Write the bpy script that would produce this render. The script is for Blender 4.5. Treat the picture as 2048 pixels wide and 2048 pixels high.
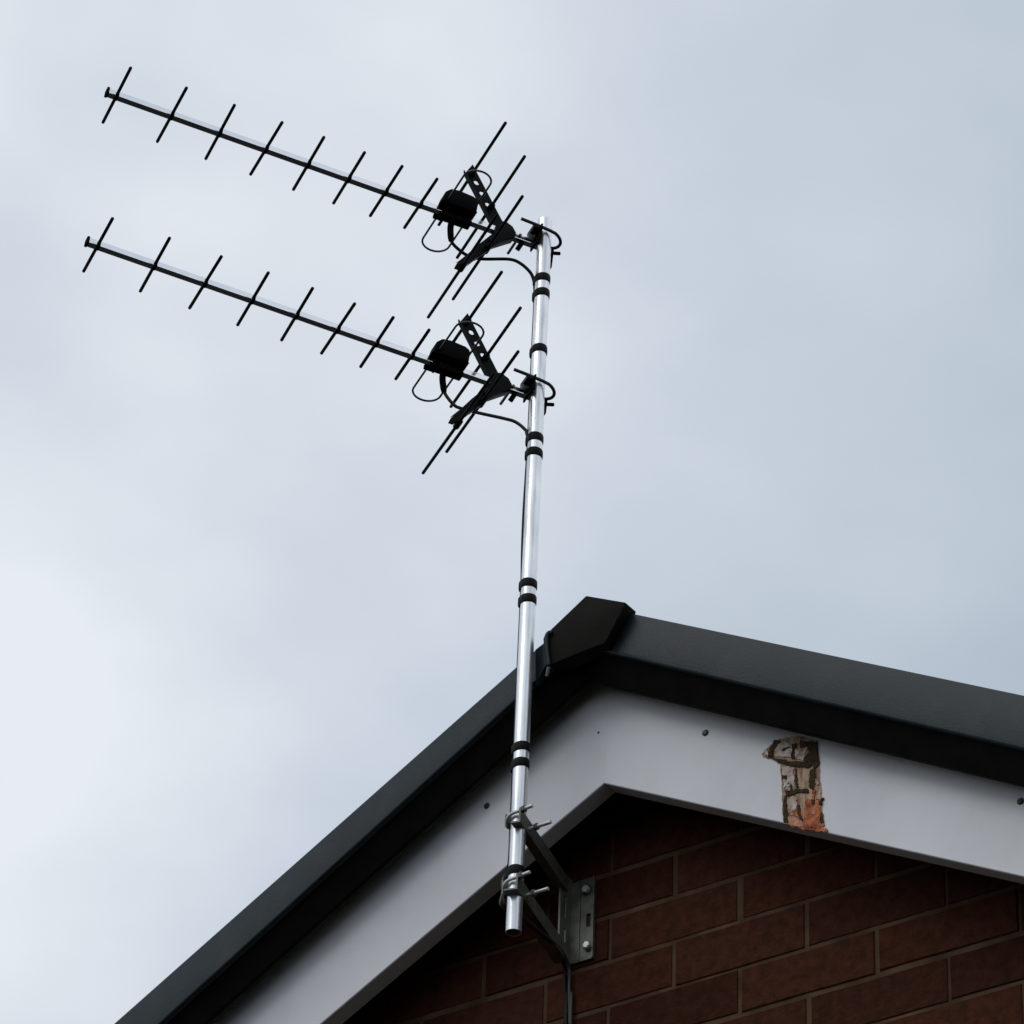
import bpy, bmesh, math, random
from math import sin, cos, pi, radians, sqrt
from mathutils import Vector, Matrix, noise
random.seed(7)
scene = bpy.context.scene
for o in list(bpy.data.objects): bpy.data.objects.remove(o)
COL = scene.collection

# ------------------------------------------------------------------ camera
F_PX, YAW, PIT, ROL = 8193.86, 0.62586362, 0.6129834, 0.03860939       # focal length in 2048-px units
CAM = Vector((2.7308711, -4.376321, -2.9900885))
fwd = Vector((-sin(YAW)*cos(PIT), cos(YAW)*cos(PIT), sin(PIT)))
r0 = fwd.cross(Vector((0, 0, 1))).normalized(); u0 = r0.cross(fwd)
RGT = cos(ROL)*r0 + sin(ROL)*u0
UPV = -sin(ROL)*r0 + cos(ROL)*u0
cd = bpy.data.cameras.new('camera'); cam = bpy.data.objects.new('camera', cd); COL.objects.link(cam)
M = Matrix((RGT, UPV, -fwd)).transposed().to_4x4(); M.translation = CAM
cam.matrix_world = M
cd.sensor_width = 36; cd.lens = F_PX/2048*36; cd.clip_start = 0.05; cd.clip_end = 2000
scene.camera = cam
scene.render.resolution_x = scene.render.resolution_y = 1024

# ------------------------------------------------------------------ sky, sun, exposure
SUN_AZ, SUN_EL = radians(196), radians(50)          # soft sun behind thick cloud, to the left behind the viewer
w = bpy.data.worlds.new('World'); scene.world = w; w.use_nodes = True
nt = w.node_tree; nt.nodes.clear()
def N(nt, t, **kw):
    n = nt.nodes.new(t)
    for k, v in kw.items(): setattr(n, k, v)
    return n
out = N(nt, 'ShaderNodeOutputWorld'); bg = N(nt, 'ShaderNodeBackground'); bg.inputs['Strength'].default_value = 0.1
sky = N(nt, 'ShaderNodeTexSky', sky_type='NISHITA', sun_disc=False); sky.sun_elevation = SUN_EL
sky.sun_rotation = SUN_AZ
tc = N(nt, 'ShaderNodeTexCoord')
def dot_dir(v):
    n = N(nt, 'ShaderNodeVectorMath', operation='DOT_PRODUCT'); nt.links.new(tc.outputs['Generated'], n.inputs[0]); n.inputs[1].default_value = v
    return n.outputs['Value']
def math_(op, a, b):
    n = N(nt, 'ShaderNodeMath', operation=op)
    for i, x in enumerate((a, b)):
        if isinstance(x, (int, float)): n.inputs[i].default_value = x
        else: nt.links.new(x, n.inputs[i])
    return n.outputs[0]
# cloud deck: brighter towards the west (left of the house), streaky soft lumps
GRAD0 = 0.54
sn = N(nt, 'ShaderNodeMath', operation='SINE'); nt.links.new(math_('MULTIPLY', dot_dir((-RGT + 0.20*UPV)), 7.5), sn.inputs[0])
grad = math_('MULTIPLY', sn.outputs[0], 0.42)
def cloudnoise(scale, detail, w4, stretch):
    mp = N(nt, 'ShaderNodeMapping'); mp.inputs['Scale'].default_value = stretch; mp.inputs['Location'].default_value = (w4, w4*0.37, 0)
    mp.inputs['Rotation'].default_value = (0.3, 0.2, 0.8)
    nt.links.new(tc.outputs['Generated'], mp.inputs['Vector'])
    n = N(nt, 'ShaderNodeTexNoise'); n.inputs['Scale'].default_value = scale; n.inputs['Detail'].default_value = detail; n.inputs['Roughness'].default_value = 0.45
    nt.links.new(mp.outputs[0], n.inputs['Vector']); return math_('SUBTRACT', n.outputs['Fac'], 0.5)
n1 = cloudnoise(5.5, 2.5, 3.7, (1, 1, 1.6)); n2 = cloudnoise(14, 5, 8.1, (1, 1, 1.7))
g = math_('ADD', math_('ADD', math_('ADD', grad, GRAD0), math_('MULTIPLY', n1, 1.3)), math_('MULTIPLY', n2, 0.60))
cr = N(nt, 'ShaderNodeValToRGB'); nt.links.new(g, cr.inputs['Fac'])
e = cr.color_ramp.elements
e[0].position = 0.0; e[0].color = (0.462, 0.532, 0.620, 1)
e[1].position = 1.0; e[1].color = (0.842, 0.884, 0.936, 1)
m = e.new(0.5); m.color = (0.605, 0.670, 0.755, 1)
sc = N(nt, 'ShaderNodeVectorMath', operation='SCALE'); nt.links.new(cr.outputs['Color'], sc.inputs[0]); sc.inputs['Scale'].default_value = 10.0
mix = N(nt, 'ShaderNodeMix', data_type='RGBA'); mix.inputs['Factor'].default_value = 0.94
nt.links.new(sky.outputs[0], mix.inputs['A']); nt.links.new(sc.outputs[0], mix.inputs['B'])
nt.links.new(mix.outputs['Result'], bg.inputs['Color']); nt.links.new(bg.outputs[0], out.inputs['Surface'])

sl = bpy.data.lights.new('sun', 'SUN'); sl.energy = 0.88; sl.angle = radians(44); sl.color = (1, 0.96, 0.9)
so = bpy.data.objects.new('sun', sl); COL.objects.link(so)
sd = Vector((sin(SUN_AZ)*cos(SUN_EL), cos(SUN_AZ)*cos(SUN_EL), sin(SUN_EL))).normalized()
so.rotation_euler = sd.to_track_quat('Z', 'Y').to_euler(); so.location = (0, -5, 8)
vs = scene.view_settings; vs.view_transform = 'Standard'; vs.look = 'None'; vs.exposure = 0.0; vs.gamma = 1.0

# ------------------------------------------------------------------ helpers
def ray(u, v):
    return (RGT*((u-1024)/F_PX) - UPV*((v-1024)/F_PX) + fwd)
def at(u, v, y):                        # the point of the photo at distance y from the gable plane
    d = ray(u, v); return CAM + d*((y-CAM.y)/d.y)

def mat(name, base, rough=0.6, metal=0.0, var=0.12, scale=30.0, bump=0.0, bscale=80, spec=0.5, rvar=0.0, stretch=(1, 1, 1), col2=None):
    m = bpy.data.materials.new(name); m.use_nodes = True; t = m.node_tree
    b = t.nodes['Principled BSDF']; b.inputs['Roughness'].default_value = rough; b.inputs['Metallic'].default_value = metal
    b.inputs['Specular IOR Level'].default_value = spec
    tcn = t.nodes.new('ShaderNodeTexCoord'); mp = t.nodes.new('ShaderNodeMapping'); mp.inputs['Scale'].default_value = stretch
    t.links.new(tcn.outputs['Object'], mp.inputs[0])
    n = t.nodes.new('ShaderNodeTexNoise'); n.inputs['Scale'].default_value = scale; n.inputs['Detail'].default_value = 6
    t.links.new(mp.outputs[0], n.inputs['Vector'])
    r = t.nodes.new('ShaderNodeValToRGB'); t.links.new(n.outputs['Fac'], r.inputs[0])
    c2 = col2 or tuple(c*(1-var) for c in base)
    r.color_ramp.elements[0].position = 0.32; r.color_ramp.elements[0].color = (*c2, 1)
    r.color_ramp.elements[1].position = 0.68; r.color_ramp.elements[1].color = (*(min(1, c*(1+var)) for c in base), 1)
    t.links.new(r.outputs[0], b.inputs['Base Color'])
    if rvar:
        mr = t.nodes.new('ShaderNodeMapRange'); mr.inputs['To Min'].default_value = rough-rvar; mr.inputs['To Max'].default_value = rough+rvar
        t.links.new(n.outputs['Fac'], mr.inputs['Value']); t.links.new(mr.outputs[0], b.inputs['Roughness'])
    if bump:
        n2 = t.nodes.new('ShaderNodeTexNoise'); n2.inputs['Scale'].default_value = bscale; n2.inputs['Detail'].default_value = 5
        t.links.new(tcn.outputs['Object'], n2.inputs['Vector'])
        bp = t.nodes.new('ShaderNodeBump'); bp.inputs['Strength'].default_value = bump; bp.inputs['Distance'].default_value = 0.003
        t.links.new(n2.outputs['Fac'], bp.inputs['Height']); t.links.new(bp.outputs[0], b.inputs['Normal'])
    return m

MT = {
 'upvc': mat('white_upvc', (0.66, 0.67, 0.70), 0.42, var=0.035, scale=3.5, bump=0.05, bscale=20),
 'verge': mat('slate_grey_plastic', (0.0060, 0.0145, 0.0200), 0.40, var=0.3, scale=9, bump=0.12, bscale=300, spec=0.20, rvar=0.1),
 'cap': mat('brown_black_plastic', (0.006, 0.006, 0.004), 0.65, var=0.3, scale=18, bump=0.2, bscale=300, spec=0.08),
 'under': mat('dark_underlay', (0.006, 0.006, 0.005), 0.85, var=0.3, spec=0.08),
 'uncl': mat('fibre_cement', (0.03, 0.027, 0.018), 0.9, var=0.3, spec=0.1),
 'tile': mat('dark_roof_tile', (0.009, 0.0095, 0.010), 0.85, var=0.3, scale=9, bump=0.4, bscale=120, spec=0.03),
 'galv': mat('galvanised_steel', (0.84, 0.855, 0.89), 0.30, metal=0.82, var=0.16, scale=26, rvar=0.08, bump=0.10, bscale=45, stretch=(1, 1, 0.22)),
 'bracket': mat('dull_galvanised_steel', (0.135, 0.14, 0.115), 0.5, metal=0.4, var=0.3, scale=60, rvar=0.12),
 'clampsteel': mat('dark_plated_steel', (0.03, 0.032, 0.03), 0.4, metal=0.5, var=0.3, scale=200),
 'zinc': mat('zinc_bolt', (0.62, 0.66, 0.64), 0.4, metal=0.35, var=0.15, scale=90),
 'alu': mat('aluminium', (0.95, 0.95, 0.96), 0.12, metal=1.0, var=0.03, scale=40),
 'rod': mat('backlit_dark_rod', (0.006, 0.005, 0.007), 0.6, metal=0.0, var=0.3, scale=80, spec=0.12),  # backlit darkness of the thin rods is put into the base colour
 'wire': mat('dull_dipole_wire', (0.05, 0.05, 0.055), 0.4, metal=0.5, var=0.3, scale=60),
 'black': mat('black_plastic', (0.002, 0.002, 0.002), 0.6, var=0.25, scale=50, spec=0.04),
 'blackg': mat('black_moulded_plastic', (0.002, 0.002, 0.0018), 0.4, var=0.25, scale=50, spec=0.08),
 'greypl': mat('grey_plastic', (0.34, 0.34, 0.40), 0.4, var=0.1, scale=60),
 'tape': mat('black_tape', (0.004, 0.004, 0.0045), 0.55, var=0.3, scale=70, spec=0.12),
 'coax': mat('black_coax', (0.006, 0.005, 0.004), 0.5, var=0.2, scale=60, spec=0.15),
 'coaxb': mat('brown_coax', (0.030, 0.026, 0.021), 0.45, var=0.2, scale=60, spec=0.4),
 'ground': mat('asphalt', (0.020, 0.019, 0.013), 0.95, var=0.3, scale=3, bump=0.4, bscale=60, spec=0.03),
 'mortar': mat('mortar', (0.088, 0.053, 0.032), 0.95, var=0.45, scale=14, bump=0.5, bscale=250, spec=0.1),
 'dirt': mat('dark_gap', (0.052, 0.036, 0.022), 0.95, var=0.4, scale=200, spec=0.1),
 'flake': mat('flaked_paint', (0.56, 0.50, 0.46), 0.8, var=0.15, scale=90, col2=(0.26, 0.17, 0.11), bump=0.35, bscale=500),
 'timber': mat('weathered_timber', (0.42, 0.30, 0.21), 0.85, var=0.25, scale=60, col2=(0.16, 0.075, 0.035), bump=0.35, bscale=400, stretch=(3, 1, 0.6)),
 'rust': mat('rust', (0.46, 0.150, 0.055), 0.85, var=0.25, scale=80, col2=(0.19, 0.034, 0.012), bump=0.6, bscale=400),
 'rustl': mat('pale_rust', (0.55, 0.27, 0.17), 0.85, var=0.2, scale=200, col2=(0.32, 0.12, 0.06)),
 'screw': mat('dull_screw_head', (0.05, 0.052, 0.042), 0.45, metal=0.5, var=0.3, scale=300),
}
def grime(m, col, fac, stretch, scale, lo, hi):
    t = m.node_tree; b = t.nodes['Principled BSDF']; src = b.inputs['Base Color'].links[0].from_socket
    tcn = t.nodes.new('ShaderNodeTexCoord'); mp = t.nodes.new('ShaderNodeMapping'); mp.inputs['Scale'].default_value = stretch; t.links.new(tcn.outputs['Object'], mp.inputs[0])
    n = t.nodes.new('ShaderNodeTexNoise'); n.inputs['Scale'].default_value = scale; n.inputs['Detail'].default_value = 8; n.inputs['Roughness'].default_value = 0.6
    t.links.new(mp.outputs[0], n.inputs['Vector'])
    mr = t.nodes.new('ShaderNodeMapRange'); mr.inputs['From Min'].default_value = lo; mr.inputs['From Max'].default_value = hi; mr.inputs['To Max'].default_value = fac
    t.links.new(n.outputs['Fac'], mr.inputs['Value'])
    mx = t.nodes.new('ShaderNodeMix'); mx.data_type = 'RGBA'; t.links.new(mr.outputs[0], mx.inputs['Factor']); t.links.new(src, mx.inputs['A']); mx.inputs['B'].default_value = (*col, 1)
    t.links.new(mx.outputs['Result'], b.inputs['Base Color'])
grime(MT['upvc'], (0.33, 0.32, 0.28), 0.22, (1, 1, 0.6), 9, 0.50, 0.80)
grime(MT['upvc'], (0.46, 0.47, 0.51), 0.35, (1, 1, 1), 5, 0.45, 0.75)
grime(MT['verge'], (0.035, 0.042, 0.040), 0.6, (1, 1, 1), 12, 0.5, 0.8)
grime(MT['galv'], (0.42, 0.43, 0.46), 0.55, (1, 1, 0.15), 60, 0.48, 0.7)
def brick_mat():
    m = bpy.data.materials.new('brown_brick'); m.use_nodes = True; t = m.node_tree; b = t.nodes['Principled BSDF']
    b.inputs['Roughness'].default_value = 0.85; b.inputs['Specular IOR Level'].default_value = 0.08
    at_ = t.nodes.new('ShaderNodeAttribute'); at_.attribute_name = 'tint'
    tcn = t.nodes.new('ShaderNodeTexCoord'); n = t.nodes.new('ShaderNodeTexNoise'); n.inputs['Scale'].default_value = 55; n.inputs['Detail'].default_value = 8
    n.inputs['Roughness'].default_value = 0.65; t.links.new(tcn.outputs['Object'], n.inputs['Vector'])
    r = t.nodes.new('ShaderNodeValToRGB'); t.links.new(n.outputs['Fac'], r.inputs[0])
    r.color_ramp.elements[0].position = 0.3; r.color_ramp.elements[0].color = (0.029, 0.0096, 0.0052, 1)
    r.color_ramp.elements[1].position = 0.75; r.color_ramp.elements[1].color = (0.073, 0.0235, 0.0125, 1)
    mx = t.nodes.new('ShaderNodeMix'); mx.data_type = 'RGBA'; mx.blend_type = 'MULTIPLY'; mx.inputs['Factor'].default_value = 1
    t.links.new(r.outputs[0], mx.inputs['A']); t.links.new(at_.outputs['Color'], mx.inputs['B']); t.links.new(mx.outputs['Result'], b.inputs['Base Color'])
    n2 = t.nodes.new('ShaderNodeTexNoise'); n2.inputs['Scale'].default_value = 190; n2.inputs['Detail'].default_value = 6
    t.links.new(tcn.outputs['Object'], n2.inputs['Vector'])
    bp = t.nodes.new('ShaderNodeBump'); bp.inputs['Strength'].default_value = 0.7; bp.inputs['Distance'].default_value = 0.003
    t.links.new(n2.outputs['Fac'], bp.inputs['Height']); t.links.new(bp.outputs[0], b.inputs['Normal'])
    return m
MT['brick'] = brick_mat()
def sidebrick_mat():
    m = bpy.data.materials.new('side_brick'); m.use_nodes = True; t = m.node_tree; b = t.nodes['Principled BSDF']; b.inputs['Roughness'].default_value = 0.85
    tcn = t.nodes.new('ShaderNodeTexCoord'); mp = t.nodes.new('ShaderNodeMapping'); mp.inputs['Rotation'].default_value = (pi/2, 0, pi/2)
    t.links.new(tcn.outputs['Object'], mp.inputs[0])
    br = t.nodes.new('ShaderNodeTexBrick'); br.inputs['Scale'].default_value = 1; br.inputs['Brick Width'].default_value = 0.225; br.inputs['Row Height'].default_value = 0.075
    br.inputs['Mortar Size'].default_value = 0.005; br.inputs['Color1'].default_value = (0.12, 0.055, 0.037, 1); br.inputs['Color2'].default_value = (0.08, 0.036, 0.026, 1)
    br.inputs['Mortar'].default_value = (0.24, 0.18, 0.13, 1)
    t.links.new(mp.outputs[0], br.inputs['Vector']); t.links.new(br.outputs['Color'], b.inputs['Base Color']); return m
MT['side'] = sidebrick_mat()

def empty(name, loc=(0, 0, 0), label=None, cat=None, group=None, kind=None):
    o = bpy.data.objects.new(name, None); COL.objects.link(o); o.location = loc; o.empty_display_size = 0.1
    tag(o, label, cat, group, kind); return o
def tag(o, label=None, cat=None, group=None, kind=None):
    for k, v in (('label', label), ('category', cat), ('group', group), ('kind', kind)):
        if v: o[k] = v
    return o
def obj(name, bm, m, parent=None, smooth=False, local=False, bevel=0.0, label=None):
    bmesh.ops.recalc_face_normals(bm, faces=bm.faces)
    if bevel:
        es = [e for e in bm.edges if len(e.link_faces) == 2 and e.calc_face_angle(0) > 0.5]
        bmesh.ops.bevel(bm, geom=es, offset=bevel, segments=2, affect='EDGES', profile=0.6)
    me = bpy.data.meshes.new(name); bm.to_mesh(me); bm.free()
    for mm in (m if isinstance(m, list) else [m]): me.materials.append(MT[mm])
    if smooth:
        me.polygons.foreach_set('use_smooth', [True]*len(me.polygons))
        try: me.set_sharp_from_angle(angle=radians(38))
        except Exception: pass
    o = bpy.data.objects.new(name, me); COL.objects.link(o)
    if parent is not None:
        o.parent = parent
        if not local:
            root = parent
            pm = Matrix.Identity(4)
            chain = []
            while root: chain.append(root); root = root.parent
            for c in reversed(chain): pm = pm @ c.matrix_parent_inverse @ c.matrix_basis
            o.matrix_parent_inverse = pm.inverted()
    if label: o['label'] = label
    return o
def box(bm, lo, hi, M=None, mi=0):
    vs = [bm.verts.new(Vector((x, y, z)) if M is None else M @ Vector((x, y, z))) for x in (lo[0], hi[0]) for y in (lo[1], hi[1]) for z in (lo[2], hi[2])]
    fs = []
    for f in ((0, 1, 3, 2), (4, 6, 7, 5), (0, 4, 5, 1), (2, 3, 7, 6), (0, 2, 6, 4), (1, 5, 7, 3)):
        fs.append(bm.faces.new([vs[i] for i in f])); fs[-1].material_index = mi
    return fs
def tube(bm, pts, r, seg=16, caps=True, closed=False):
    pts = [Vector(p) for p in pts]; n = len(pts); rings = []; nrm = None
    for i, p in enumerate(pts):
        a = pts[(i-1) % n] if (closed or i > 0) else p; b = pts[(i+1) % n] if (closed or i < n-1) else p
        t = (b-a).normalized()
        if nrm is None:
            nrm = t.orthogonal().normalized()
        else:
            nrm = (nrm - t*nrm.dot(t)).normalized()
        bn = t.cross(nrm); rr = r[i] if isinstance(r, (list, tuple)) else r
        rings.append([bm.verts.new(p + nrm*cos(2*pi*k/seg)*rr + bn*sin(2*pi*k/seg)*rr) for k in range(seg)])
    m = n if closed else n-1
    for i in range(m):
        A, B = rings[i], rings[(i+1) % n]
        off = 0
        if closed and i == n-1:
            off = min(range(seg), key=lambda s: (A[0].co-B[s].co).length)
        for k in range(seg): bm.faces.new((A[k], A[(k+1) % seg], B[(k+1+off) % seg], B[(k+off) % seg]))
    if caps and not closed:
        bm.faces.new(rings[0]); bm.faces.new(rings[-1])
def prism(bm, pts, d):                  # polygon extruded by vector d
    d = Vector(d); a = [bm.verts.new(Vector(p)) for p in pts]; b = [bm.verts.new(Vector(p)+d) for p in pts]
    bm.faces.new(a); bm.faces.new(b[::-1]); n = len(a)
    for i in range(n): bm.faces.new((a[i], a[(i+1) % n], b[(i+1) % n], b[i]))
def smooth_path(ctrl, n=10):            # Catmull-Rom
    P = [Vector(c) for c in ctrl]; P = [P[0]*2-P[1]] + P + [P[-1]*2-P[-2]]; out = []
    for i in range(1, len(P)-2):
        for k in range(n):
            t = k/n; a, b, c, d = P[i-1:i+3]
            out.append(0.5*((2*b) + (c-a)*t + (2*a-5*b+4*c-d)*t*t + (3*b-a-3*c+d)*t**3))
    out.append(P[-2]); return out
def disc(bm, c, axis, r, h, seg=16, dome=0.0):
    c = Vector(c); a = Vector(axis).normalized()
    tube(bm, [c, c+a*h*0.6, c+a*h], [r, r, r*(1-dome)], seg)

# ------------------------------------------------------------------ ground
GZ = -4.6
bm = bmesh.new()
for i in range(1): 
    vs_ = [bm.verts.new(v) for v in ((-400, -400, GZ), (400, -400, GZ), (400, 400, GZ), (-400, 400, GZ))]; bm.faces.new(vs_)
g_ = obj('ground', bm, 'ground'); g_['kind'] = 'structure'

# ------------------------------------------------------------------ the house (gable wall in the plane y = 0)
YB, YV, YC, YM = -0.109, -0.178, -0.198, -0.208       # bargeboard, verge trim, ridge cap, mast
XA = -0.162; XL, XR = XA-4.1, XA+4.1; DEP = 8.0
def line(p, q, y):                                     # z = a*x + b through two photo points in the plane y
    A, B = at(*p, y), at(*q, y); a = (B.z-A.z)/(B.x-A.x); return a, A.z-a*A.x
vtR = line((1274, 1227.6), (2048, 1389.4), YV); vtL = line((225, 2048), (1034.9, 1330.1), YV)
vbR = line((1240, 1312.6), (2048, 1500), YV);   vbL = line((324, 2048), (1026.6, 1408.8), YV)
wbR = line((1208.5, 1566.7), (2048, 1754), YB); wbL = line((641, 2048), (1208.5, 1566.7), YB)
def zl(l, x): return l[0]*x+l[1]
def isect(l1, l2): x = (l2[1]-l1[1])/(l1[0]-l2[0]); return x, zl(l1, x)
house = empty('brick_house', (XA, 0, GZ), 'brown brick house gable with white bargeboard and dark grey verge trim', 'house')

# gable brickwork: every brick a block standing proud of the recessed mortar
bm = bmesh.new(); cl = bm.loops.layers.float_color.new('tint')
def inside(x, z): return z < min(zl(vtL, x), zl(vtR, x)) - 0.07
row = 0
Z0 = 0.0; k = -7
while True:
    ztop = Z0 - 0.075*k; zbot = ztop-0.075
    if zbot < GZ: break
    off = 0.0 if k % 2 == 0 else 0.1125
    near = ztop > -1.6
    n0 = int((XL+0.1-off)/0.225)-1; n1 = int((XR-0.1-off)/0.225)+1
    for n in range(n0, n1+1):
        x0 = off+n*0.225; x1 = x0+0.225
        if x1 < XL+0.15 or x0 > XR-0.15: continue
        if not (inside(x0+.02, zbot) or inside(x1-.02, zbot)): continue
        j = 0.0033
        def jt(s=0.0017): return random.uniform(-s, s)
        yy = -0.0020 + random.uniform(-0.0009, 0.0009)
        xa, xb, za, zb = max(x0+j, XL+.15)+jt(), min(x1-j, XR-.15)+jt(), zbot+j+jt(), ztop-j+jt()
        f1, f2 = 0.52+0.0, 0.0
        tint = random.choice((1, 1.05, 0.9, 1.12, 0.78, 1.22, 0.85)); tr = random.uniform(-.05, .05)
        c = (tint*(1+tr), tint, tint*(1-tr), 1)
        if near:
            # chamfered, slightly uneven front
            s = 0.0014; nx, nz = 6, 2
            fv = [[bm.verts.new((xa+s+(xb-xa-2*s)*a/nx, yy+noise.noise(Vector((x0*9+a*0.8, k*3.1+b, 2)))*0.0007, za+s+(zb-za-2*s)*b/nz + (noise.noise(Vector((x0*7+a*1.3, k*5.7+b*9, 5)))*0.0010 if b in (0, nz) else 0))) for b in range(nz+1)] for a in range(nx+1)]
            fs = [bm.faces.new((fv[a][b], fv[a+1][b], fv[a+1][b+1], fv[a][b+1])) for a in range(nx) for b in range(nz)]
            ring = [fv[a][0] for a in range(nx+1)] + [fv[nx][b] for b in range(1, nz+1)] + [fv[a][nz] for a in range(nx-1, -1, -1)] + [fv[0][b] for b in range(nz-1, 0, -1)]
            prev = ring
            for (oy, oo) in ((0.0018, s), (0.012, s)):
                cur = []
                for v in ring:
                    dx = -1 if v.co.x < xa+s+1e-5 else (1 if v.co.x > xb-s-1e-5 else 0)
                    dz = -1 if v.co.z < za+s+0.003 else (1 if v.co.z > zb-s-0.003 else 0)
                    cur.append(bm.verts.new((v.co.x+dx*oo, v.co.y+oy, v.co.z+dz*oo)))
                L = len(ring)
                for i in range(L): fs.append(bm.faces.new((prev[i], prev[(i+1) % L], cur[(i+1) % L], cur[i])))
                prev = cur
        else:
            fs = box(bm, (xa, yy, za), (xb, 0.01, zb))
        for f in fs:
            for l in f.loops: l[cl] = c
    k += 1
# mortar bed behind the bricks
b0 = len(bm.verts)
mz = [(XL+.15, GZ), (XR-.15, GZ), (XR-.15, zl(vtR, XR-.15)-.05), (XA, isect(vtL, vtR)[1]-.05), (XL+.15, zl(vtL, XL+.15)-.05)]
vs_ = [bm.verts.new((x, 0.0, z)) for x, z in mz]
vb_ = [bm.verts.new((x, 0.1, z)) for x, z in mz]
fm = [bm.faces.new(vs_), bm.faces.new(vb_[::-1])] + [bm.faces.new((vs_[i], vs_[(i+1) % 5], vb_[(i+1) % 5], vb_[i])) for i in range(5)]
for f in fm:
    f.material_index = 1
    for l in f.loops: l[cl] = (1, 1, 1, 1)
for ln in (vtL, vtR):                                   # cut everything to the roof slope
    nrm = Vector((-ln[0], 0, 1)).normalized()
    bmesh.ops.bisect_plane(bm, geom=bm.verts[:]+bm.edges[:]+bm.faces[:], plane_co=Vector((0, 0, ln[1]-0.045)), plane_no=nrm, clear_outer=True)
obj('gable_wall', bm, ['brick', 'mortar'], house)
bm = bmesh.new()
zeL, zeR = zl(vtL, XL+.15)-.06, zl(vtR, XR-.15)-.06
box(bm, (XL+.15, 0.101, GZ), (XL+.25, DEP-.101, zeL)); obj('side_wall', bm, 'side', house)
bm = bmesh.new(); box(bm, (XR-.25, 0.101, GZ), (XR-.15, DEP-.101, zeR)); obj('side_wall', bm, 'side', house)
bm = bmesh.new(); prism(bm, [(XL+.15, DEP-.1, GZ), (XR-.15, DEP-.1, GZ), (XR-.15, DEP-.1, zeR), (XA, DEP-.1, isect(vtL, vtR)[1]-.06), (XL+.15, DEP-.1, zeL)], (0, .1, 0)); obj('back_wall', bm, 'side', house)

# roof slopes: stepped courses of tiles over a deck
for side, ln in ((-1, vtL), (1, vtR)):
    bm = bmesh.new(); xe = XA+side*4.25; sl_ = sqrt(1+ln[0]**2); y0, y1 = YV+0.022, DEP+.15
    xs = XA; step = 0.30/sl_; n = int(abs(xe-XA)/step)+1
    for i in range(n):
        xa_ = XA+side*i*step; xb_ = XA+side*min((i+1)*step, abs(xe-XA))
        za_, zb_ = zl(ln, xa_)-.018, zl(ln, xb_)-.018
        ys = [y0]
        m_ = int((y1-y0)/0.33)
        ys += [y0+0.33*(j+1) for j in range(m_)]
        for j in range(len(ys)-1):
            a, b = ys[j]+.0015, ys[j+1]-.0015
            vs_ = [(xa_, a, za_), (xb_+side*.02, a, zb_+.010-abs(ln[0])*.02), (xb_+side*.02, b, zb_+.010-abs(ln[0])*.02), (xa_, b, za_)]
            prism(bm, vs_, (0, 0, -.012))
    obj('roof_slope', bm, 'tile', house)
    bm = bmesh.new()
    prism(bm, [(XA, YB+.045, zl(ln, XA)-.040), (xe, YB+.045, zl(ln, xe)-.040), (xe, YB+.045, zl(ln, xe)-.062), (XA, YB+.045, zl(ln, XA)-.062)], (0, DEP+.1, 0))
    obj('roof_deck', bm, 'under', house)
# ridge tiles
ax, az = isect(vtL, vtR)
for i in range(17):
    bm = bmesh.new(); ya = -0.14+i*0.45+.002; yb = ya+.446
    for s, ln in ((-1, vtL), (1, vtR)):
        e1 = XA+s*.105
        prism(bm, [(XA, ya, az+.004), (e1, ya, zl(ln, e1)-.004), (e1, ya, zl(ln, e1)-.016), (XA, ya, az-.008)], (0, yb-ya, 0))
    obj('ridge_tile', bm, 'tile', house)

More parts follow.
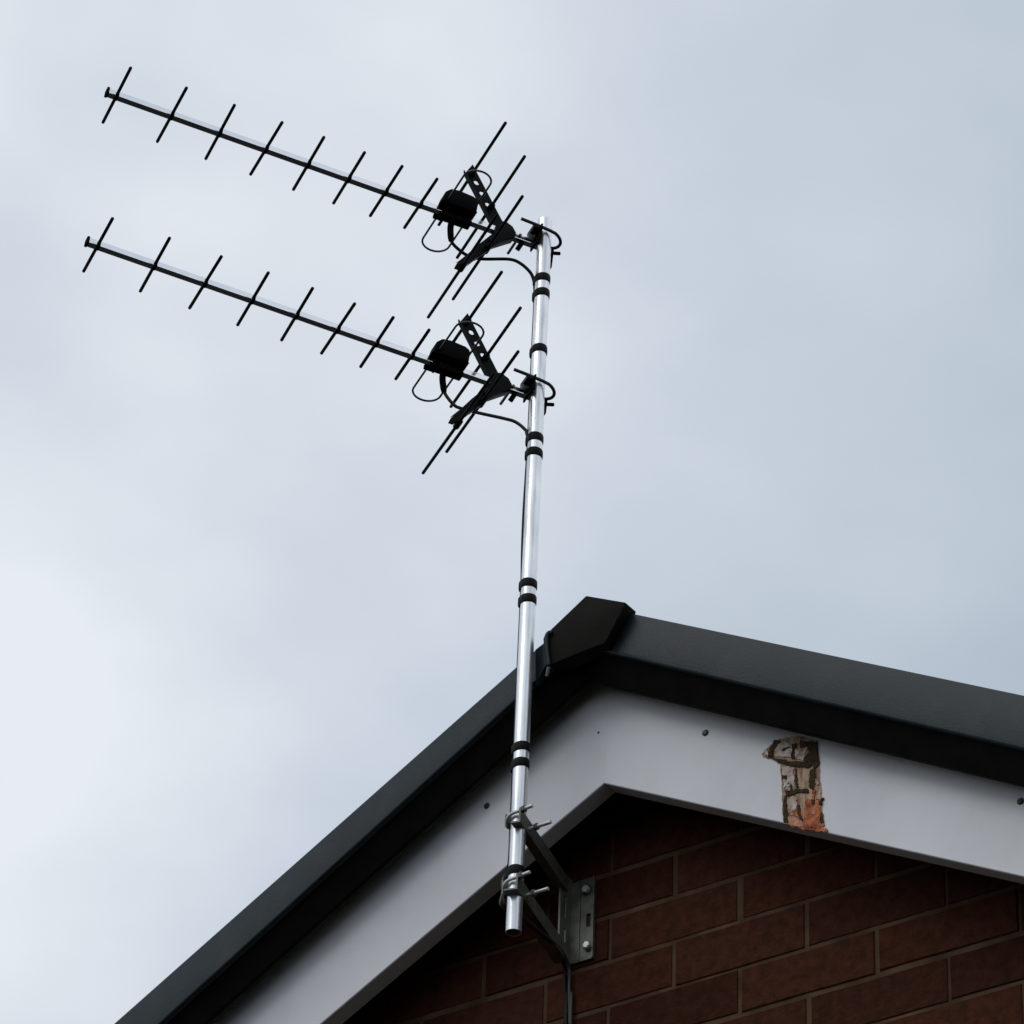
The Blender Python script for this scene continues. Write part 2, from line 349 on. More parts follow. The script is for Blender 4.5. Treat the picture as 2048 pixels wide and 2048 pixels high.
# white bargeboards with a 30 mm return along the bottom edge
for side, wb, vb in ((-1, wbL, vbL), (1, wbR, vbR)):
    xi = isect(wbL, wbR)[0]; xe = XA+side*4.2; x0 = xi+side*0.00006; T = 0.235
    bm = bmesh.new(); NX = 60
    def pf(x, y, dz): return Vector((x, y, zl(wb, x)+dz + 0.0012*noise.noise(Vector((x*1.7, side*3, 0)))))
    sec = [(YB, 0.0015), (YB, T), (YB+.009, T), (YB+.009, .0095), (YB+.030, .0095), (YB+.030, 0), (YB+.0015, 0)]
    prev = None
    for i in range(NX+1):
        x = x0+(xe-x0)*(i/NX)**1.6
        cur = [bm.verts.new(pf(x, y, dz)) for y, dz in sec]
        if prev:
            for q in range(len(sec)): bm.faces.new((prev[q], prev[(q+1) % len(sec)], cur[(q+1) % len(sec)], cur[q]))
        else: bm.faces.new(cur)
        prev = cur
    bm.faces.new(prev)
    bb = obj('bargeboard', bm, 'upvc', house, smooth=True)
    if side < 0: boardL = bb
    else: boardR = bb
    # sloping dark underside below the trim face
    vk = line((415, 2040), (987, 1527), YV+.030) if side < 0 else line((1380, 1408), (2048, 1568), YV+.030)
    xk = -0.1675
    bm = bmesh.new()
    prism(bm, [(xk, YV+.0045, zl(vb, xk)+.002), (xe, YV+.0045, zl(vb, xe)+.002), (xe, YV+.030, zl(vk, xe)), (xk, YV+.030, zl(vk, xk))], (0, .006, 0))
    obj('verge_underside', bm, 'under', house)
    # undercloak strip showing between board and trim
    bm = bmesh.new()
    def P(x, y, dz): return (x, y, zl(vb, x)+dz)
    prism(bm, [(x, YV+.0375, zl(vk, x)+d_) for x, d_ in ((xk, .000), (xe, .000), (xe, .006), (xk, .006))], (0, .007, 0))
    obj('undercloak', bm, 'uncl', house)
    # verge trim: front face with a bead along its lower edge, closed dark underside
    vt = vtL if side < 0 else vtR
    bm = bmesh.new(); xi2 = isect(vtL, vtR)[0]; NX = 24; prev = None
    for i in range(NX+1):
        x = xi2+(xe-xi2)*i/NX
        h = zl(vt, x)-zl(vb, x); zb = zl(vb, x)
        sec = [(YV+.004, zb+h), (YV+.0012, zb+h-.0012), (YV, zb+h-.004), (YV, zb+.0075), (YV-.0022, zb+.0060), (YV-.0034, zb+.0036), (YV-.0026, zb+.0012), (YV, zb),
               (YV+.006, zb-.0002), (YV+.008, zb+.004), (YB+.03, zb+.004), (YB+.03, zb+.010), (YV+.012, zb+.012), (YV+.012, zb+h-.006), (YV+.09, zb+h-.006), (YV+.09, zb+h+.002)]
        cur = [bm.verts.new((x, y, z)) for y, z in sec]
        if prev:
            for q in range(len(sec)): bm.faces.new((prev[q], prev[(q+1) % len(sec)], cur[(q+1) % len(sec)], cur[q]))
        else: bm.faces.new(cur)
        prev = cur
    bm.faces.new(prev); obj('verge_trim', bm, 'verge', house, smooth=True)
    # eaves fascia and gutter
    bm = bmesh.new(); zf = zl(vt, xe)-.06; box(bm, (xe-.012, YB+.035, zf-.17), (xe+.012, DEP, zf)); obj('eaves_fascia', bm, 'upvc', house)
    bm = bmesh.new(); R = .055
    prev = None
    for yy in (YB+.035, DEP):
        cur = [bm.verts.new((xe+side*.014+side*(R+R*cos(a)), yy, zf-.02-R*sin(a))) for a in [pi*q/10 for q in range(11)]] + [bm.verts.new((xe+side*.014+side*(R+(R-.003)*cos(a)), yy, zf-.02-(R-.003)*sin(a))) for a in [pi*q/10 for q in range(10, -1, -1)]]
        if prev:
            L = len(cur)
            for q in range(L): bm.faces.new((prev[q], prev[(q+1) % L], cur[(q+1) % L], cur[q]))
        prev = cur
    obj('gutter', bm, 'verge', house, smooth=True)

# ridge end cap: flat plate with a hooked left end
bm = bmesh.new()
poly = [(1172, 1191), (1251, 1204.5), (1246, 1216), (1214, 1278), (1207, 1286.5), (1150, 1308.5), (1106, 1327.5), (1097, 1330), (1090, 1322), (1087, 1296), (1086, 1277), (1090, 1268), (1098, 1262)]
prism(bm, [at(u, v, YC) for u, v in poly], (0, .030, 0))
cap = obj('ridge_end_cap', bm, 'cap', house, bevel=.0018, smooth=True)
bm = bmesh.new()                                        # capping hood running back over the ridge tiles
for s in (-1, 1):
    tl = at(1172, 1191, YC); d = at(1251, 1204.5, YC)-tl if s > 0 else at(1098, 1262, YC)-tl
    prism(bm, [tl+Vector((0, .031, -.003)), tl+d*.93+Vector((0, .031, -.009)), tl+d*.93+Vector((0, .031, -.020)), tl+Vector((0, .031, -.015))], (0, .05, 0))
obj('ridge_hood', bm, 'cap', cap)
bm = bmesh.new()
tube(bm, smooth_path([at(1098, 1331, YC-.003), at(1094, 1300, YC-.004), at(1093, 1276, YC-.004), at(1098, 1266, YC-.003), at(1104, 1266, YC-.001)], 6), .0035, 8)
obj('clip', bm, 'verge', cap, smooth=True)
bm = bmesh.new()
a_, b_ = at(1072, 1345, YV-.006), at(1090, 1280, YV-.006)
prism(bm, [at(1069, 1300, YC+.008), at(1088, 1285, YC+.008), at(1092, 1330, YC+.008), at(1070, 1366, YC+.008)], (0, .014, 0))
obj('union_clip', bm, 'verge', house, bevel=.002)
bm = bmesh.new(); tube(bm, [at(1093, 1352, YV-.007), at(1098, 1334, YV-.012)], [.0022, .0028], 8); obj('clip_tab', bm, 'greypl', house, smooth=True)

# screws in the bargeboards
for (u, v), par in (((1411, 1466), boardR), ((974, 1612), boardL), ((2041, 1603), boardR)):
    c = at(u, v, YB); bm = bmesh.new(); disc(bm, c+Vector((0, .001, 0)), (0, -1, 0), .0052, .0035, 14, .35); obj('screw', bm, 'screw', par, smooth=True)
c = at(1197, 1465, YB); bm = bmesh.new(); disc(bm, c+Vector((0, .001, 0)), (0, -1, 0), .0022, .0018, 10, .3); obj('screw', bm, 'screw', boardL, smooth=True)

# stripped joint in the right-hand bargeboard: bare backing, flaked paint, cracks, rust
patch = bmesh.new()
def pp(q, y=YB): return [at(1400+a*.15528, 1440+b*.15528, y) for a, b in q]
def rough(q, amp, n=3, seed=0):
    r = random.Random(seed); o_ = []
    for i in range(len(q)):
        a, b = q[i], q[(i+1) % len(q)]
        for k_ in range(n):
            t = k_/n; o_.append((a[0]+(b[0]-a[0])*t+r.uniform(-amp, amp)*(k_ > 0), a[1]+(b[1]-a[1])*t+r.uniform(-amp, amp)*(k_ > 0)))
    return o_
prism(patch, pp(rough([(800, 430), (850, 370), (1000, 255), (1250, 200), (1500, 260), (1535, 480), (1540, 700), (1560, 1000), (1575, 1150), (1605, 1345), (1500, 1400), (1300, 1372), (1070, 1328), (1050, 900), (1035, 565), (930, 500), (810, 480)], 11, 7, 1), YB-.0008), (0, .0016, 0))
PM = ['timber', 'flake', 'rust', 'rustl', 'dirt']
def flakes(name, m, polys, th, amp=10, seed=3):
    n0 = len(patch.faces)
    for i, q in enumerate(polys): prism(patch, pp(rough(q, amp*1.25, 6, seed+i), YB-.0008-th-.0002*(i % 3)), (0, th+.0002*(i % 3)+.0004, 0))
    patch.faces.ensure_lookup_table()
    for f in patch.faces[n0:]: f.material_index = PM.index(m)
flakes('paint_flake', 'flake', [[(960, 330), (1080, 280), (1180, 310), (1185, 480), (950, 470), (955, 390)], [(1215, 360), (1300, 400), (1370, 370), (1330, 510), (1215, 500)],
    [(1050, 590), (1150, 600), (1200, 640), (1215, 860), (1240, 930), (1190, 860), (1130, 800), (1100, 880), (1080, 900), (1062, 700)],
    [(1120, 1030), (1190, 975), (1240, 1000), (1245, 1130), (1190, 1230), (1140, 1180)], [(1480, 760), (1530, 780), (1520, 830), (1475, 820)], [(830, 400), (880, 395), (880, 455), (835, 450)]], .0012, 9, 3)
flakes('bare_board', 'timber', [[(1250, 640), (1400, 650), (1390, 880), (1260, 860)], [(1270, 970), (1350, 960), (1370, 1280), (1310, 1270)], [(1420, 880), (1550, 850), (1550, 1010), (1420, 1020)]], .0007, 10, 20)
flakes('rust_patch', 'rust', [[(1370, 1000), (1480, 1060), (1590, 990), (1560, 1080), (1600, 1340), (1500, 1398), (1350, 1380), (1340, 1200)], [(1440, 880), (1500, 900), (1510, 1000), (1450, 1010)], [(1180, 1180), (1260, 1120), (1330, 1250), (1280, 1300)], [(1160, 1360), (1400, 1380), (1620, 1395), (1640, 1440), (1480, 1425), (1300, 1400)]], .0010, 14, 40)
flakes('rust_stain', 'rustl', [[(1120, 1240), (1200, 1250), (1310, 1290), (1330, 1375), (1150, 1345)], [(1430, 1160), (1490, 1150), (1490, 1210), (1440, 1210)]], .0014, 8, 50)
flakes('crack', 'dirt', [[(960, 250), (1040, 270), (940, 400), (940, 470), (880, 470), (890, 380)], [(870, 470), (1000, 500), (1200, 530), (1320, 535), (1440, 570), (1400, 610), (1150, 585), (1000, 545)],
    [(1180, 310), (1230, 300), (1215, 500), (1175, 490)], [(1040, 380), (1130, 340), (1180, 350), (1060, 400)], [(1290, 260), (1500, 280), (1530, 560), (1470, 640), (1440, 560), (1330, 520), (1400, 400), (1370, 340), (1280, 350)],
    [(1215, 620), (1240, 640), (1262, 860), (1235, 860)], [(1240, 880), (1390, 890), (1400, 940), (1300, 930), (1130, 970), (1100, 940), (1110, 880), (1135, 930), (1160, 900), (1175, 820), (1200, 920)],
    [(1085, 980), (1115, 970), (1115, 1150), (1140, 1310), (1075, 1310), (1068, 1100)], [(1420, 640), (1470, 620), (1480, 720), (1460, 880), (1410, 880), (1400, 780)], [(1255, 1080), (1280, 1090), (1320, 1290), (1290, 1290), (1250, 1200)],
    [(1430, 1030), (1470, 1020), (1470, 1080), (1435, 1080)], [(1530, 1040), (1585, 1000), (1560, 1090), (1530, 1090)], [(1555, 1180), (1590, 1320), (1560, 1340), (1540, 1280)], [(1060, 710), (1120, 720), (1110, 770), (1060, 760)]], .0017, 7, 60)

obj('stripped_joint', patch, PM, boardR, label='stripped joint with flaking paint and rust')

# ------------------------------------------------------------------ mast
mb, mtp = at(1027, 1865, YM), at(1090, 442, YM)
mast = empty('mast', mb, 'tall galvanised steel pole on the gable bracket carrying both aerials', 'mast')
MR = 0.0116; md = (mtp-mb).normalized()
def mpt(z): return mb + md*((z-mb.z)/md.z)
def mz_px(v):                                            # height on the mast seen at photo row v
    lo, hi = mb.z, mtp.z
    for _ in range(40):
        m_ = (lo+hi)/2; d = mpt(m_)-CAM; row_ = 1024 - F_PX*d.dot(UPV)/d.dot(fwd)
        if row_ > v: lo = m_
        else: hi = m_
    return lo
bm = bmesh.new()
n = 60; tube(bm, [mb+(mtp-mb)*i/n for i in range(n+1)], MR, 40, caps=False)
inner = bmesh.new()
tube(bm, [mb+(mtp-mb)*i/4 for i in range(5)], MR-.0016, 40, caps=False)
def ringcap(p, nrm_):
    a = nrm_.orthogonal().normalized(); b = nrm_.cross(a); o1 = [bm.verts.new(p+(a*cos(2*pi*q/40)+b*sin(2*pi*q/40))*MR) for q in range(40)]; i1 = [bm.verts.new(p+(a*cos(2*pi*q/40)+b*sin(2*pi*q/40))*(MR-.0016)) for q in range(40)]
    for q in range(40): bm.faces.new((o1[q], o1[(q+1) % 40], i1[(q+1) % 40], i1[q]))
ringcap(mb, md); ringcap(mtp, md); inner.free()
obj('pole', bm, 'galv', mast, smooth=True)
bands = [553, 583.5, 696, 873, 902.5, 1164, 1195, 1491, 1524, 1739]
CD = Vector((CAM.x-mb.x, CAM.y-mb.y, 0)).normalized(); CLf = Vector((CD.y, -CD.x, 0))
if CLf.dot(RGT) > 0: CLf = -CLf                         # horizontal, to the viewer's left
c1off = CLf*(MR-.0012)-CD*.0085; c2off = CLf*(MR*.35)-CD*(MR+.002)
for i, v in enumerate(bands):
    z = mz_px(v+7); c = mpt(z); bm = bmesh.new(); h = .0150/2; seg = 44
    # tape wrapped round pole and cable: the outline bulges over the cable
    rings = []
    for (dz, rr) in ((-h, .0004), (-h*.8, .0011), (0, .0012+.0002*random.random()), (h*.8, .0011), (h, .0004)):
        ring = []
        for q in range(seg):
            a = 2*pi*q/seg; d = Vector((cos(a), sin(a), 0)); rad = MR+rr
            for co in ((c1off, c2off) if v > 900 else (c1off,)):
                l = co.xy.length; ang = d.xy.normalized().dot(co.xy.normalized())
                rad = max(rad, l*ang+.0026+rr if ang > .75 else 0)
            ring.append(bm.verts.new(c+d*rad+Vector((0, 0, dz+.0008*sin(a+i)))))
        rings.append(ring)
    for A, B in zip(rings, rings[1:]):
        for q in range(seg): bm.faces.new((A[q], A[(q+1) % seg], B[(q+1) % seg], B[q]))
    obj('tape_band', bm, 'tape', mast, smooth=True)

# ------------------------------------------------------------------ aerials
def holed_arm(bm, c, dirv, wv, nv, t0, t1, wid, th, holes, hr):
    # flat bar from t0 to t1 along dirv with round holes; nv is its normal
    def P(t, s, n_): return c+dirv*t+wv*s+nv*n_
    cuts = [t0]; cells = []
    for h in sorted(holes): cells.append((h-wid/2*.95, h+wid/2*.95, h))
    segs = []; cur = t0
    for a, b, h in cells:
        if a > cur+1e-4: segs.append((cur, a, None))
        segs.append((max(a, cur), b, h)); cur = b
    if cur < t1: segs.append((cur, t1, None))
    for a, b, h in segs:
        wa = wid/2; wb_ = wid/2
        if h is None:
            tip = (b == t1)
            pts = [P(a, -wa, -th/2), P(b, -wb_, -th/2) if not tip else P(b-.008, -wb_, -th/2)] + ([P(b, wb_*.35, -th/2), P(b+.004, wb_, -th/2)] if tip else [P(b, wb_, -th/2)]) + [P(a, wa, -th/2)]
            prism(bm, pts, nv*th)
        else:
            K = 24; outer = []; inn = []
            for q in range(K):
                an = 2*pi*q/K+pi/K*0; x, y = cos(an), sin(an); s = 1/max(abs(x), abs(y))
                hx = (b-a)/2; outer.append(((a+b)/2+x*s*hx, y*s*wa)); inn.append((h+x*hr, y*hr))
            vv = {}
            for sgn in (-1, 1):
                vv[sgn] = ([bm.verts.new(P(t, s_, sgn*th/2)) for t, s_ in outer], [bm.verts.new(P(t, s_, sgn*th/2)) for t, s_ in inn])
                for q in range(K): bm.faces.new((vv[sgn][0][q], vv[sgn][0][(q+1) % K], vv[sgn][1][(q+1) % K], vv[sgn][1][q]))
            for g_i in (0, 1):
                for q in range(K): bm.faces.new((vv[-1][g_i][q], vv[-1][g_i][(q+1) % K], vv[1][g_i][(q+1) % K], vv[1][g_i][q]))
def aerial(clamp_px, tip_px, eaz, label, dirs, rods, mast_v, upper, rdx=0):
    P = at(*clamp_px, YM); ev = Vector((cos(eaz), sin(eaz), 0)); d = ray(*tip_px); s = (P-CAM).dot(ev)/d.dot(ev); T = CAM+d*s
    L = (T-P).length; X = (T-P).normalized(); Zv = X.cross(ev).normalized()
    root = empty('tv_aerial', P, label, 'aerial', 'aerials on the mast')
    R = Matrix((X, ev, Zv)).transposed().to_4x4(); R.translation = P; root.matrix_world = R
    def O(name, bm, m, par=None, **kw): return obj(name, bm, m, par or root, local=True, **kw)
    bw = .0060; zb = .0000
    bm = bmesh.new(); box(bm, (-.002, -bw, zb), (L+.003, bw, zb+.0092)); boom = O('boom', bm, 'alu', bevel=.0009)
    bm = bmesh.new(); box(bm, (L+.002, -bw-.0012, zb-.0010), (L+.0065, bw+.0012, zb+.0108)); O('end_cap', bm, 'black', boom, bevel=.001)
    for x, ln_ in dirs:
        bm = bmesh.new(); h = ln_/2; j = random.uniform(-.0012, .0012)
        tube(bm, [(x-j, -h, zb+.0055), (x-j*.98, -h+.0010, zb+.0055), (x+j, h-.001, zb+.0055), (x+j, h, zb+.0055)], [.0021, .0026, .0026, .0021], 12); O('director', bm, 'rod', smooth=True)
        bm = bmesh.new(); box(bm, (x-.0030, -bw-.0008, zb-.0004), (x+.0030, bw+.0008, zb+.0070)); O('director_clip', bm, 'black', boom, bevel=.001)
    # V reflector: two drilled arms from a hub, four long rods
    c0 = Vector((.0625+rdx, 0, .0045)); da = Vector((.555, 0, .832)).normalized()
    for sg in (1, -1):
        dv = Vector((da.x, 0, da.z*sg)); wv = Vector((-da.z*sg, 0, da.x))
        if sg < 0: wv = Vector((da.z, 0, da.x)) * -1
        bm = bmesh.new()
        if sg < 0:
            wq = -wv
            prism(bm, [c0+dv*.004-wq*.009+Vector((0, -.0020, 0)), c0+dv*.060-wq*.0085+Vector((0, -.0020, 0)), c0+dv*.122-wq*.0042+Vector((0, -.0020, 0)), c0+dv*.126+wq*.002+Vector((0, -.0020, 0)), c0+dv*.118+wq*.0048+Vector((0, -.0020, 0)), c0+dv*.060+wq*.0085+Vector((0, -.0020, 0)), c0+dv*.004+wq*.009+Vector((0, -.0020, 0))], (0, .004, 0))
            for sq in (-1, 1):
                prism(bm, [c0+dv*.006+wq*.0085*sq+Vector((0, -.0075, 0)), c0+dv*.080+wq*.0072*sq+Vector((0, -.0065, 0)), c0+dv*.080+wq*.0072*sq+Vector((0, -.0019, 0)), c0+dv*.006+wq*.0085*sq+Vector((0, -.0019, 0))], wq*-.0018*sq)
        else: holed_arm(bm, c0, dv, wv if sg > 0 else -wv, Vector((0, 1, 0)), .004, .130, .0195 if sg > 0 else .0165, .0035, [.056, .078, .0995] if sg > 0 else [], .0050)
        if sg > 0: prism(bm, [c0+dv*.004+Vector((0, -.0075, 0))-wv*.0097, c0+dv*.122+Vector((0, -.0075, 0))-wv*.0097, c0+dv*.128-wv*.0097+Vector((0, -.002, 0)), c0+dv*.004-wv*.0097+Vector((0, -.002, 0))], wv*.0022)
        if sg > 0: prism(bm, [c0+dv*.004+Vector((0, -.0065, 0))+wv*.0078, c0+dv*.108+Vector((0, -.0065, 0))+wv*.0078, c0+dv*.112+wv*.0078+Vector((0, -.002, 0)), c0+dv*.004+wv*.0078+Vector((0, -.002, 0))], wv*.0022)
        arm_ = O('reflector_arm', bm, 'blackg')
        if sg < 0:
            for dw, a_, b_ in ((-.0065, .012, .100), (.001, .020, .085), (.007, .010, .112)):
                bm = bmesh.new(); wq = -wv; tube(bm, [c0+dv*a_+wq*dw+Vector((0, -.0030, 0)), c0+dv*b_+wq*dw+Vector((0, -.0030, 0))], .0008, 6); O('arm_glint', bm, 'bracket', arm_, smooth=True)  # pale tubes drawn as the highlights along the arm's flange edges
    bm = bmesh.new()
    prof = [(.043, .006), (.050, .016), (.063, .022), (.074, .018), (.078, .008), (.080, -.010), (.086, -.026), (.078, -.032), (.066, -.022), (.052, -.010), (.044, -.004)]
    prism(bm, [(x+rdx, -.008, z) for x, z in prof], (0, .019, 0)); O('reflector_hub', bm, 'blackg', bevel=.002, smooth=True)
    for x, z, ln_, es in rods:
        h = ln_/2; bm = bmesh.new(); tube(bm, [(x, -h+es, z), (x, -h+es+.001, z), (x, h+es-.001, z), (x, h+es, z)], [.0021, .0026, .0026, .0021], 12); O('reflector_rod', bm, 'rod', smooth=True)
        bm = bmesh.new(); tube(bm, [(x, -.0085, z), (x, .0085, z)], .0052, 12); O('rod_clip', bm, 'blackg', smooth=True)
    # folded dipole and junction box
    xa, xb, hl, zz = .1215, .1665, .1085, .0150; rr = (xb-xa)/2; loop = []
    for q in range(17): a = pi*q/16; loop.append((xb-rr+rr*cos(a), hl-rr+rr*sin(a), zz))
    loop += [(xa, y, zz) for y in (.05, 0, -.05)]
    for q in range(17): a = pi+pi*q/16; loop.append((xb-rr+rr*cos(a), -hl+rr+rr*sin(a), zz))
    loop += [(xb, y, zz) for y in (-.05, 0, .05)]
    bm = bmesh.new(); tube(bm, loop, .0017, 10, closed=True); O('folded_dipole', bm, 'wire', smooth=True)
    bm = bmesh.new()
    pr = [(.1160, .0100), (.1150, .0300), (.1170, .0370), (.1250, .0405), (.150, .0425), (.1640, .0400), (.1725, .0310), (.1765, .0100)]
    prism(bm, [(x, -.0062, z) for x, z in pr], (0, .027, 0)); jb = O('junction_box', bm, 'black', bevel=.004, smooth=True)
    bm = bmesh.new(); box(bm, (.1155, -.0068, .0093), (.1770, .0212, .0108)); O('box_base', bm, 'black', jb, bevel=.0008)
    bm = bmesh.new(); box(bm, (.118, -.0085, -.0075), (.171, .0085, .0003)); box(bm, (.160, -.014, -.004), (.178, -.0075, .004)); O('box_clip', bm, 'black', jb, bevel=.0016)
    # clamp on the mast
    z_m = mz_px(mast_v); C0 = R.inverted() @ mpt(z_m)     # mast centre in aerial coordinates
    mx, mz_ = C0.x, 0.0
    cl = bmesh.new(); my_ = C0.y; box(cl, (mx+MR+.0005, my_-.021, -.003), (mx+MR+.0035, my_+.021, .026)); cl_ = O('clamp_plate', cl, 'black', bevel=.0008)
    bm = bmesh.new(); box(bm, (mx+MR+.004, my_-.012, .0140), (.021, my_+.0195, .0240)); O('clamp_block', bm, 'blackg', bevel=.002)
    bm = bmesh.new(); box(bm, (.010, -.012, .0115), (.022, .012, .0124)); box(bm, (.0085, -.017, .0108), (.0150, -.008, .0230)); O('clamp_nut', bm, 'zinc', bevel=.0006)
    ub = []; zu = .020; w_ = .0172
    ub += [(mx+.049, my_+w_, zu+.003), (.02, my_+w_, zu+.002), (mx, my_+w_, zu)]
    for q in range(1, 12): a = pi*q/12; ub.append((mx-.006-.021*sin(a), my_+w_*cos(a), zu-.004*sin(a)-.006*(q/12)))
    ub += [(mx, my_-w_, zu-.006), (.02, my_-w_, zu-.006), (mx+.046, my_-w_, zu-.006)]
    bm = bmesh.new(); tube(bm, ub, .0027, 10); O('u_bolt', bm, 'clampsteel', smooth=True)
    bm = bmesh.new(); zt = -.034 if upper else -.022
    box(bm, (mx-.020, my_-.014, zt), (mx-.0120, my_-.004, .008)); tube(bm, [(mx-.018, my_-.008, -.002), (mx-.032, my_-.008, .003)], .0032, 8); O('clamp_saddle', bm, 'black', bevel=.001)
    bm = bmesh.new(); tube(bm, [(.036, .012, .004), (.036, -.040, .003)], .0024, 8); O('clamp_bolt', bm, 'bracket', smooth=True)
    bm = bmesh.new(); tube(bm, [(.028, .0, -.001), (.032, -.008, -.012)], .0042, 8); O('clamp_wing', bm, 'black', smooth=True)
    return root, R
DU = [(.7185, .1434), (.627, .1435), (.5462, .1433), (.4684, .1423), (.3967, .1427), (.3278, .1399), (.2642, .1385), (.2047, .1375)]
RD = [(.1275, .1010, .2836, 0), (.0885, .0470, .2836, 0), (.0845, -.0376, .2895, 0), (.1216, -.0913, .2893, 0)]
aU, RU = aerial((1076, 496), (218.3, 191), math.atan2(-.53770161, .84313521), 'upper of the two dark aerials, clamped near the top of the mast', DU, RD, 484, True)
aL, RL = aerial((1063, 798), (178.5, 490), math.atan2(-.53540282, .84459684), 'lower of the two dark aerials, clamped part way down the mast', [(.7199, .1424), (.628, .1440), (.5457, .1429), (.4678, .1440), (.395, .1440), (.327, .1410), (.2621, .1405), (.2026, .1405)], [(.1225, .1035, .2836, 0), (.0845, .0475, .2836, 0), (.0800, -.0396, .2895, 0), (.1135, -.0955, .2893, 0)], 786, False, -.005)

# ------------------------------------------------------------------ coax cables: from each box, down the mast, along the lower bracket arm and down the wall
def plane_pt(R, u, v, ey):                               # photo point in the aerial's own vertical plane, shifted ey along its rods
    P = R.translation; ev = R.col[1].to_3d(); d = ray(u, v); s = ((P+ev*ey)-CAM).dot(ev)/d.dot(ev); return CAM+d*s
def run(R, px, start_v, off, label, bmat, wobble, endpts):
    pts = [plane_pt(R, u, v, ey) for u, v, ey in px]
    v = start_v; k_ = 0
    mid = []
    vs_list = [start_v+q*(1715-start_v)/16 for q in range(17)]
    for v in vs_list:
        b_ = wobble*max(0, sin((v-905)/(1164-905)*pi)) if 905 < v < 1164 else 0
        mid.append(mpt(mz_px(v))+off+CLf*b_)
    bm = bmesh.new(); tube(bm, smooth_path(pts+mid+endpts, 8), .0027, 12)
    o = obj('coax_cable', bm, bmat, None, smooth=True); tag(o, label, 'cable', 'coax cables'); return o
wallx = at(1129, 1960, -.006)
def tail(dx, u1, u2, ex):
    return [at(u1, 1758, YM+.012), at(u1-6+ex, 1785, YM-.002), at(u2, 1812, YM-.004), at(1030+ex, 1828, YM+.026), at(1062+ex, 1852, -.145), at(1094+ex, 1878, -.085), at(1118+ex, 1902, -.035), at(1129+dx, 1935, -.008),
            at(1130+dx, 1975, -.0075), at(1131+dx, 2048, -.0072), at(1131+dx, 2110, -.0072)+Vector((0, 0, 0)), Vector((wallx.x+dx*.0008, -.0072, -1.4)), Vector((wallx.x+dx*.0008, -.0072, -3.2)), Vector((wallx.x+dx*.0008, -.0072, GZ+.02))]
run(RU, [(905, 444, -.004), (902, 462, -.008), (903, 483, -.010), (921, 502, -.012), (940, 513, -.012), (966, 518, -.010), (1018, 518.5, -.006), (1041, 527, -.004), (1059, 543, 0), (1066, 556, 0), (1069.5, 574, 0)], 600, c1off,
    'black coax cable curving from the upper aerial to the mast', 'coax', .002, tail(0, 1013, 1012, 0))
run(RL, [(888, 743, -.004), (886, 762, -.008), (889, 785, -.010), (907, 809, -.012), (923, 817, -.012), (958, 826, -.010), (1008, 837, -.006), (1031, 844, -.004), (1049, 858, 0), (1054, 868, 0)], 905, c2off,
    'brown coax cable curving from the lower aerial to the mast', 'coaxb', 0, tail(9, 1007, 1003, 5))
for R, px, nm in ((RU, [(905, 442, -.004), (901, 455, -.006), (902, 482, -.010)], aU), (RL, [(889, 742, -.004), (885, 756, -.006), (888, 785, -.010)], aL)):
    bm = bmesh.new(); tube(bm, smooth_path([plane_pt(R, u, v, ey) for u, v, ey in px], 5), [.0052]*9+[.0050, .0040], 12); obj('cable_boot', bm, 'black', nm, smooth=True)

# ------------------------------------------------------------------ wall bracket
br = empty('mast_bracket', at(1168, 1842, -.004), 'dull galvanised two-armed bracket bolted to the brick gable', 'bracket')
A, B, C, D = at(1146, 1762, -.0045), at(1192, 1760, -.0045), at(1192, 1920, -.0045), at(1146, 1925, -.0045)
x0, x1 = A.x, B.x; z1, z0 = (A.z+B.z)/2, (C.z+D.z)/2
# flange flat on the wall with a slot, built as a frame round the slot
def slotted(bm, u0, u1, v0, v1, slots, mk, th):
    vsl = sorted(slots, key=lambda s: s[2]); cur = v0
    for (a, b, c, d) in vsl:                             # slot u a..b, v c..d
        bits = [(u0, u1, cur, c), (u0, a, c, d), (b, u1, c, d)]
        for p in bits: mk(bm, *p, th)
        cur = d
    mk(bm, u0, u1, cur, v1, th)
def mk_wall(bm, a, b, c, d, th): box(bm, (a, -.0045-th, c), (b, -.0045, d))
sc_ = at(1179, 1842, -.0045)
bm = bmesh.new(); slotted(bm, x0, x1, z0, z1, [(sc_.x-.0038, sc_.x+.0038, sc_.z-.011, sc_.z+.011)], mk_wall, .003); obj('wall_plate', bm, 'bracket', br)
bm = bmesh.new(); box(bm, (x0+.004, -.0046, z0+.004), (x1-.004, -.0036, z1-.004)); obj('plate_backing', bm, 'dirt', br)
def mk_web(bm, a, b, c, d, th): box(bm, (x0-th, a, c), (x0-.0001, b, d))
bm = bmesh.new(); wz0, wz1 = z0+.004, z1+.006
slotted(bm, -.036, -.0045, wz0, wz1, [(-.0255, -.0195, wz0+.020, wz0+.050), (-.0255, -.0195, wz0+.068, wz0+.105)], mk_web, .003)
obj('plate_web', bm, 'bracket', br)
bm = bmesh.new(); box(bm, (x0+.0145, -.0092, z0+.002), (x0+.0170, -.0075, z1-.002)); box(bm, (x1-.0022, -.0095, z0), (x1, -.0075, z1)); obj('plate_rib', bm, 'bracket', br)
for u, v in ((1175, 1781), (1177, 1893)):
    c = at(u, v, -.0076); bm = bmesh.new(); disc(bm, c, (0, -1, 0), .0085, .0016, 20); obj('washer_with_shadow', bm, 'screw', br, smooth=True)  # washer coloured dark to include the shadow round the bolt head
    bm = bmesh.new(); tube(bm, [c+Vector((0, -.0016, 0)), c+Vector((0, -.0072, 0)), c+Vector((0, -.0080, 0))], [.0060, .0060, .0050], 6); obj('bolt', bm, 'zinc', br)
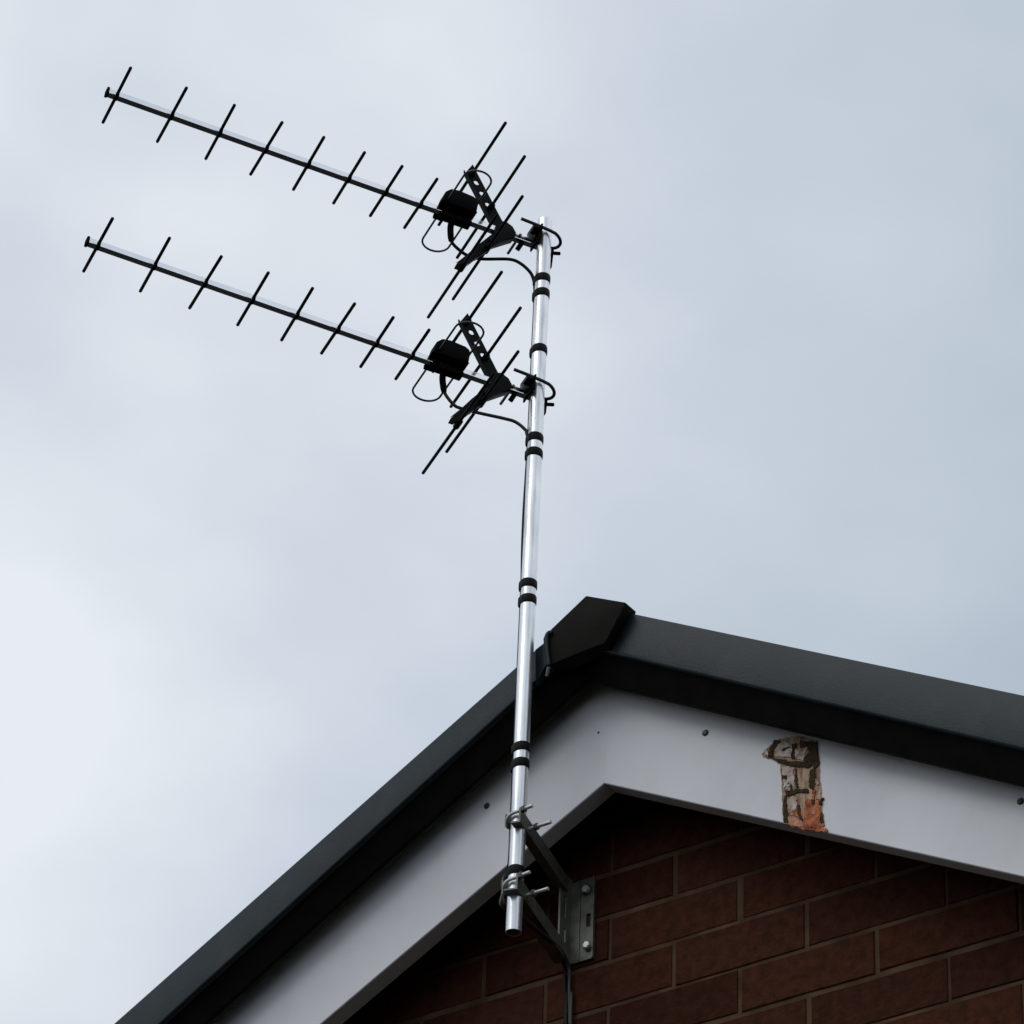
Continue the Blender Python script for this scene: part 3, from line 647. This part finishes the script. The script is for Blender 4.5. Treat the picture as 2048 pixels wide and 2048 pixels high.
for (ru, rv, eu, ev_, legs, bottom) in (((1143), 1772, 1024, 1638, ((1046, 1651, 1068, 1643), (1063, 1687, 1101, 1674)), False), ((1147), 1905, 1012, 1770, ((1042, 1779, 1063, 1772), (1060, 1814, 1097, 1804)), True)):
    Rt = at(ru, rv, -.012); En = at(eu, ev_, YM-.022); En.x = mpt(En.z).x + MR + .0045; Rt.x = x0-.0035
    En.z = (En.z*1.0); dv = (En-Rt); dv.z *= .6; En = Rt+dv
    dd = (En-Rt).normalized(); sd_ = Vector((dd.y, -dd.x, 0)).normalized()   # horizontal, sideways
    if sd_.x > 0: sd_ = -sd_
    hgt = .024 if not bottom else .025
    bm = bmesh.new(); up = Vector((0, 0, 1))
    def q4(c, a, b): return [c+a*i+b*j for i, j in ((0, 0), (1, 0), (1, 1), (0, 1))]
    for pts in (q4(Rt-up*hgt/2, sd_*-.0025, up*hgt), ): prism(bm, pts, En-Rt)
    prism(bm, q4(Rt-up*hgt/2, sd_*(.018 if bottom else .012), up*.0025), (En-Rt)); 
    arm = obj('arm', bm, 'bracket', br)
    # jaw plate and U-bolt round the mast
    zc = En.z+0.004; mc = mpt(zc)
    bm = bmesh.new(); xj = mc.x+MR+.001
    tz = []
    for q in range(9): tz.append((mc.y-.0128+.0032*q, zc-.011+(.0025 if q % 2 else 0)))
    prism(bm, [Vector((mc.x-MR-.0035, y, z)) for y, z in tz]+[Vector((mc.x-MR-.0035, mc.y+.0128, zc+.011)), Vector((mc.x-MR-.0035, mc.y-.0128, zc+.011))], (.0022, 0, 0))
    obj('jaw', bm, 'bracket', br)
    pts = []; la, lb = legs; hy = .0165
    tipx = mc.x+MR+.0045+.030
    pts = [(tipx-.010, mc.y-hy, zc+.008), (mc.x, mc.y-hy, zc+.006)]
    for q in range(1, 10): a = pi*q/10; pts.append((mc.x-.0155*sin(a), mc.y-hy*cos(a), zc+.006-.012*q/10))
    pts += [(mc.x, mc.y+hy, zc-.006), (tipx, mc.y+hy, zc-.006)]
    bm = bmesh.new(); tube(bm, pts, .0028, 10); obj('u_bolt', bm, 'zinc' if True else 'bracket', br, smooth=True)
    for y, z in ((mc.y-hy, zc+.007), (mc.y+hy, zc-.006)):
        bm = bmesh.new(); xk = mc.x+MR+.0065; tube(bm, [(xk, y, z), (xk+.005, y, z)], .0056, 6); obj('nut', bm, 'bracket', br)
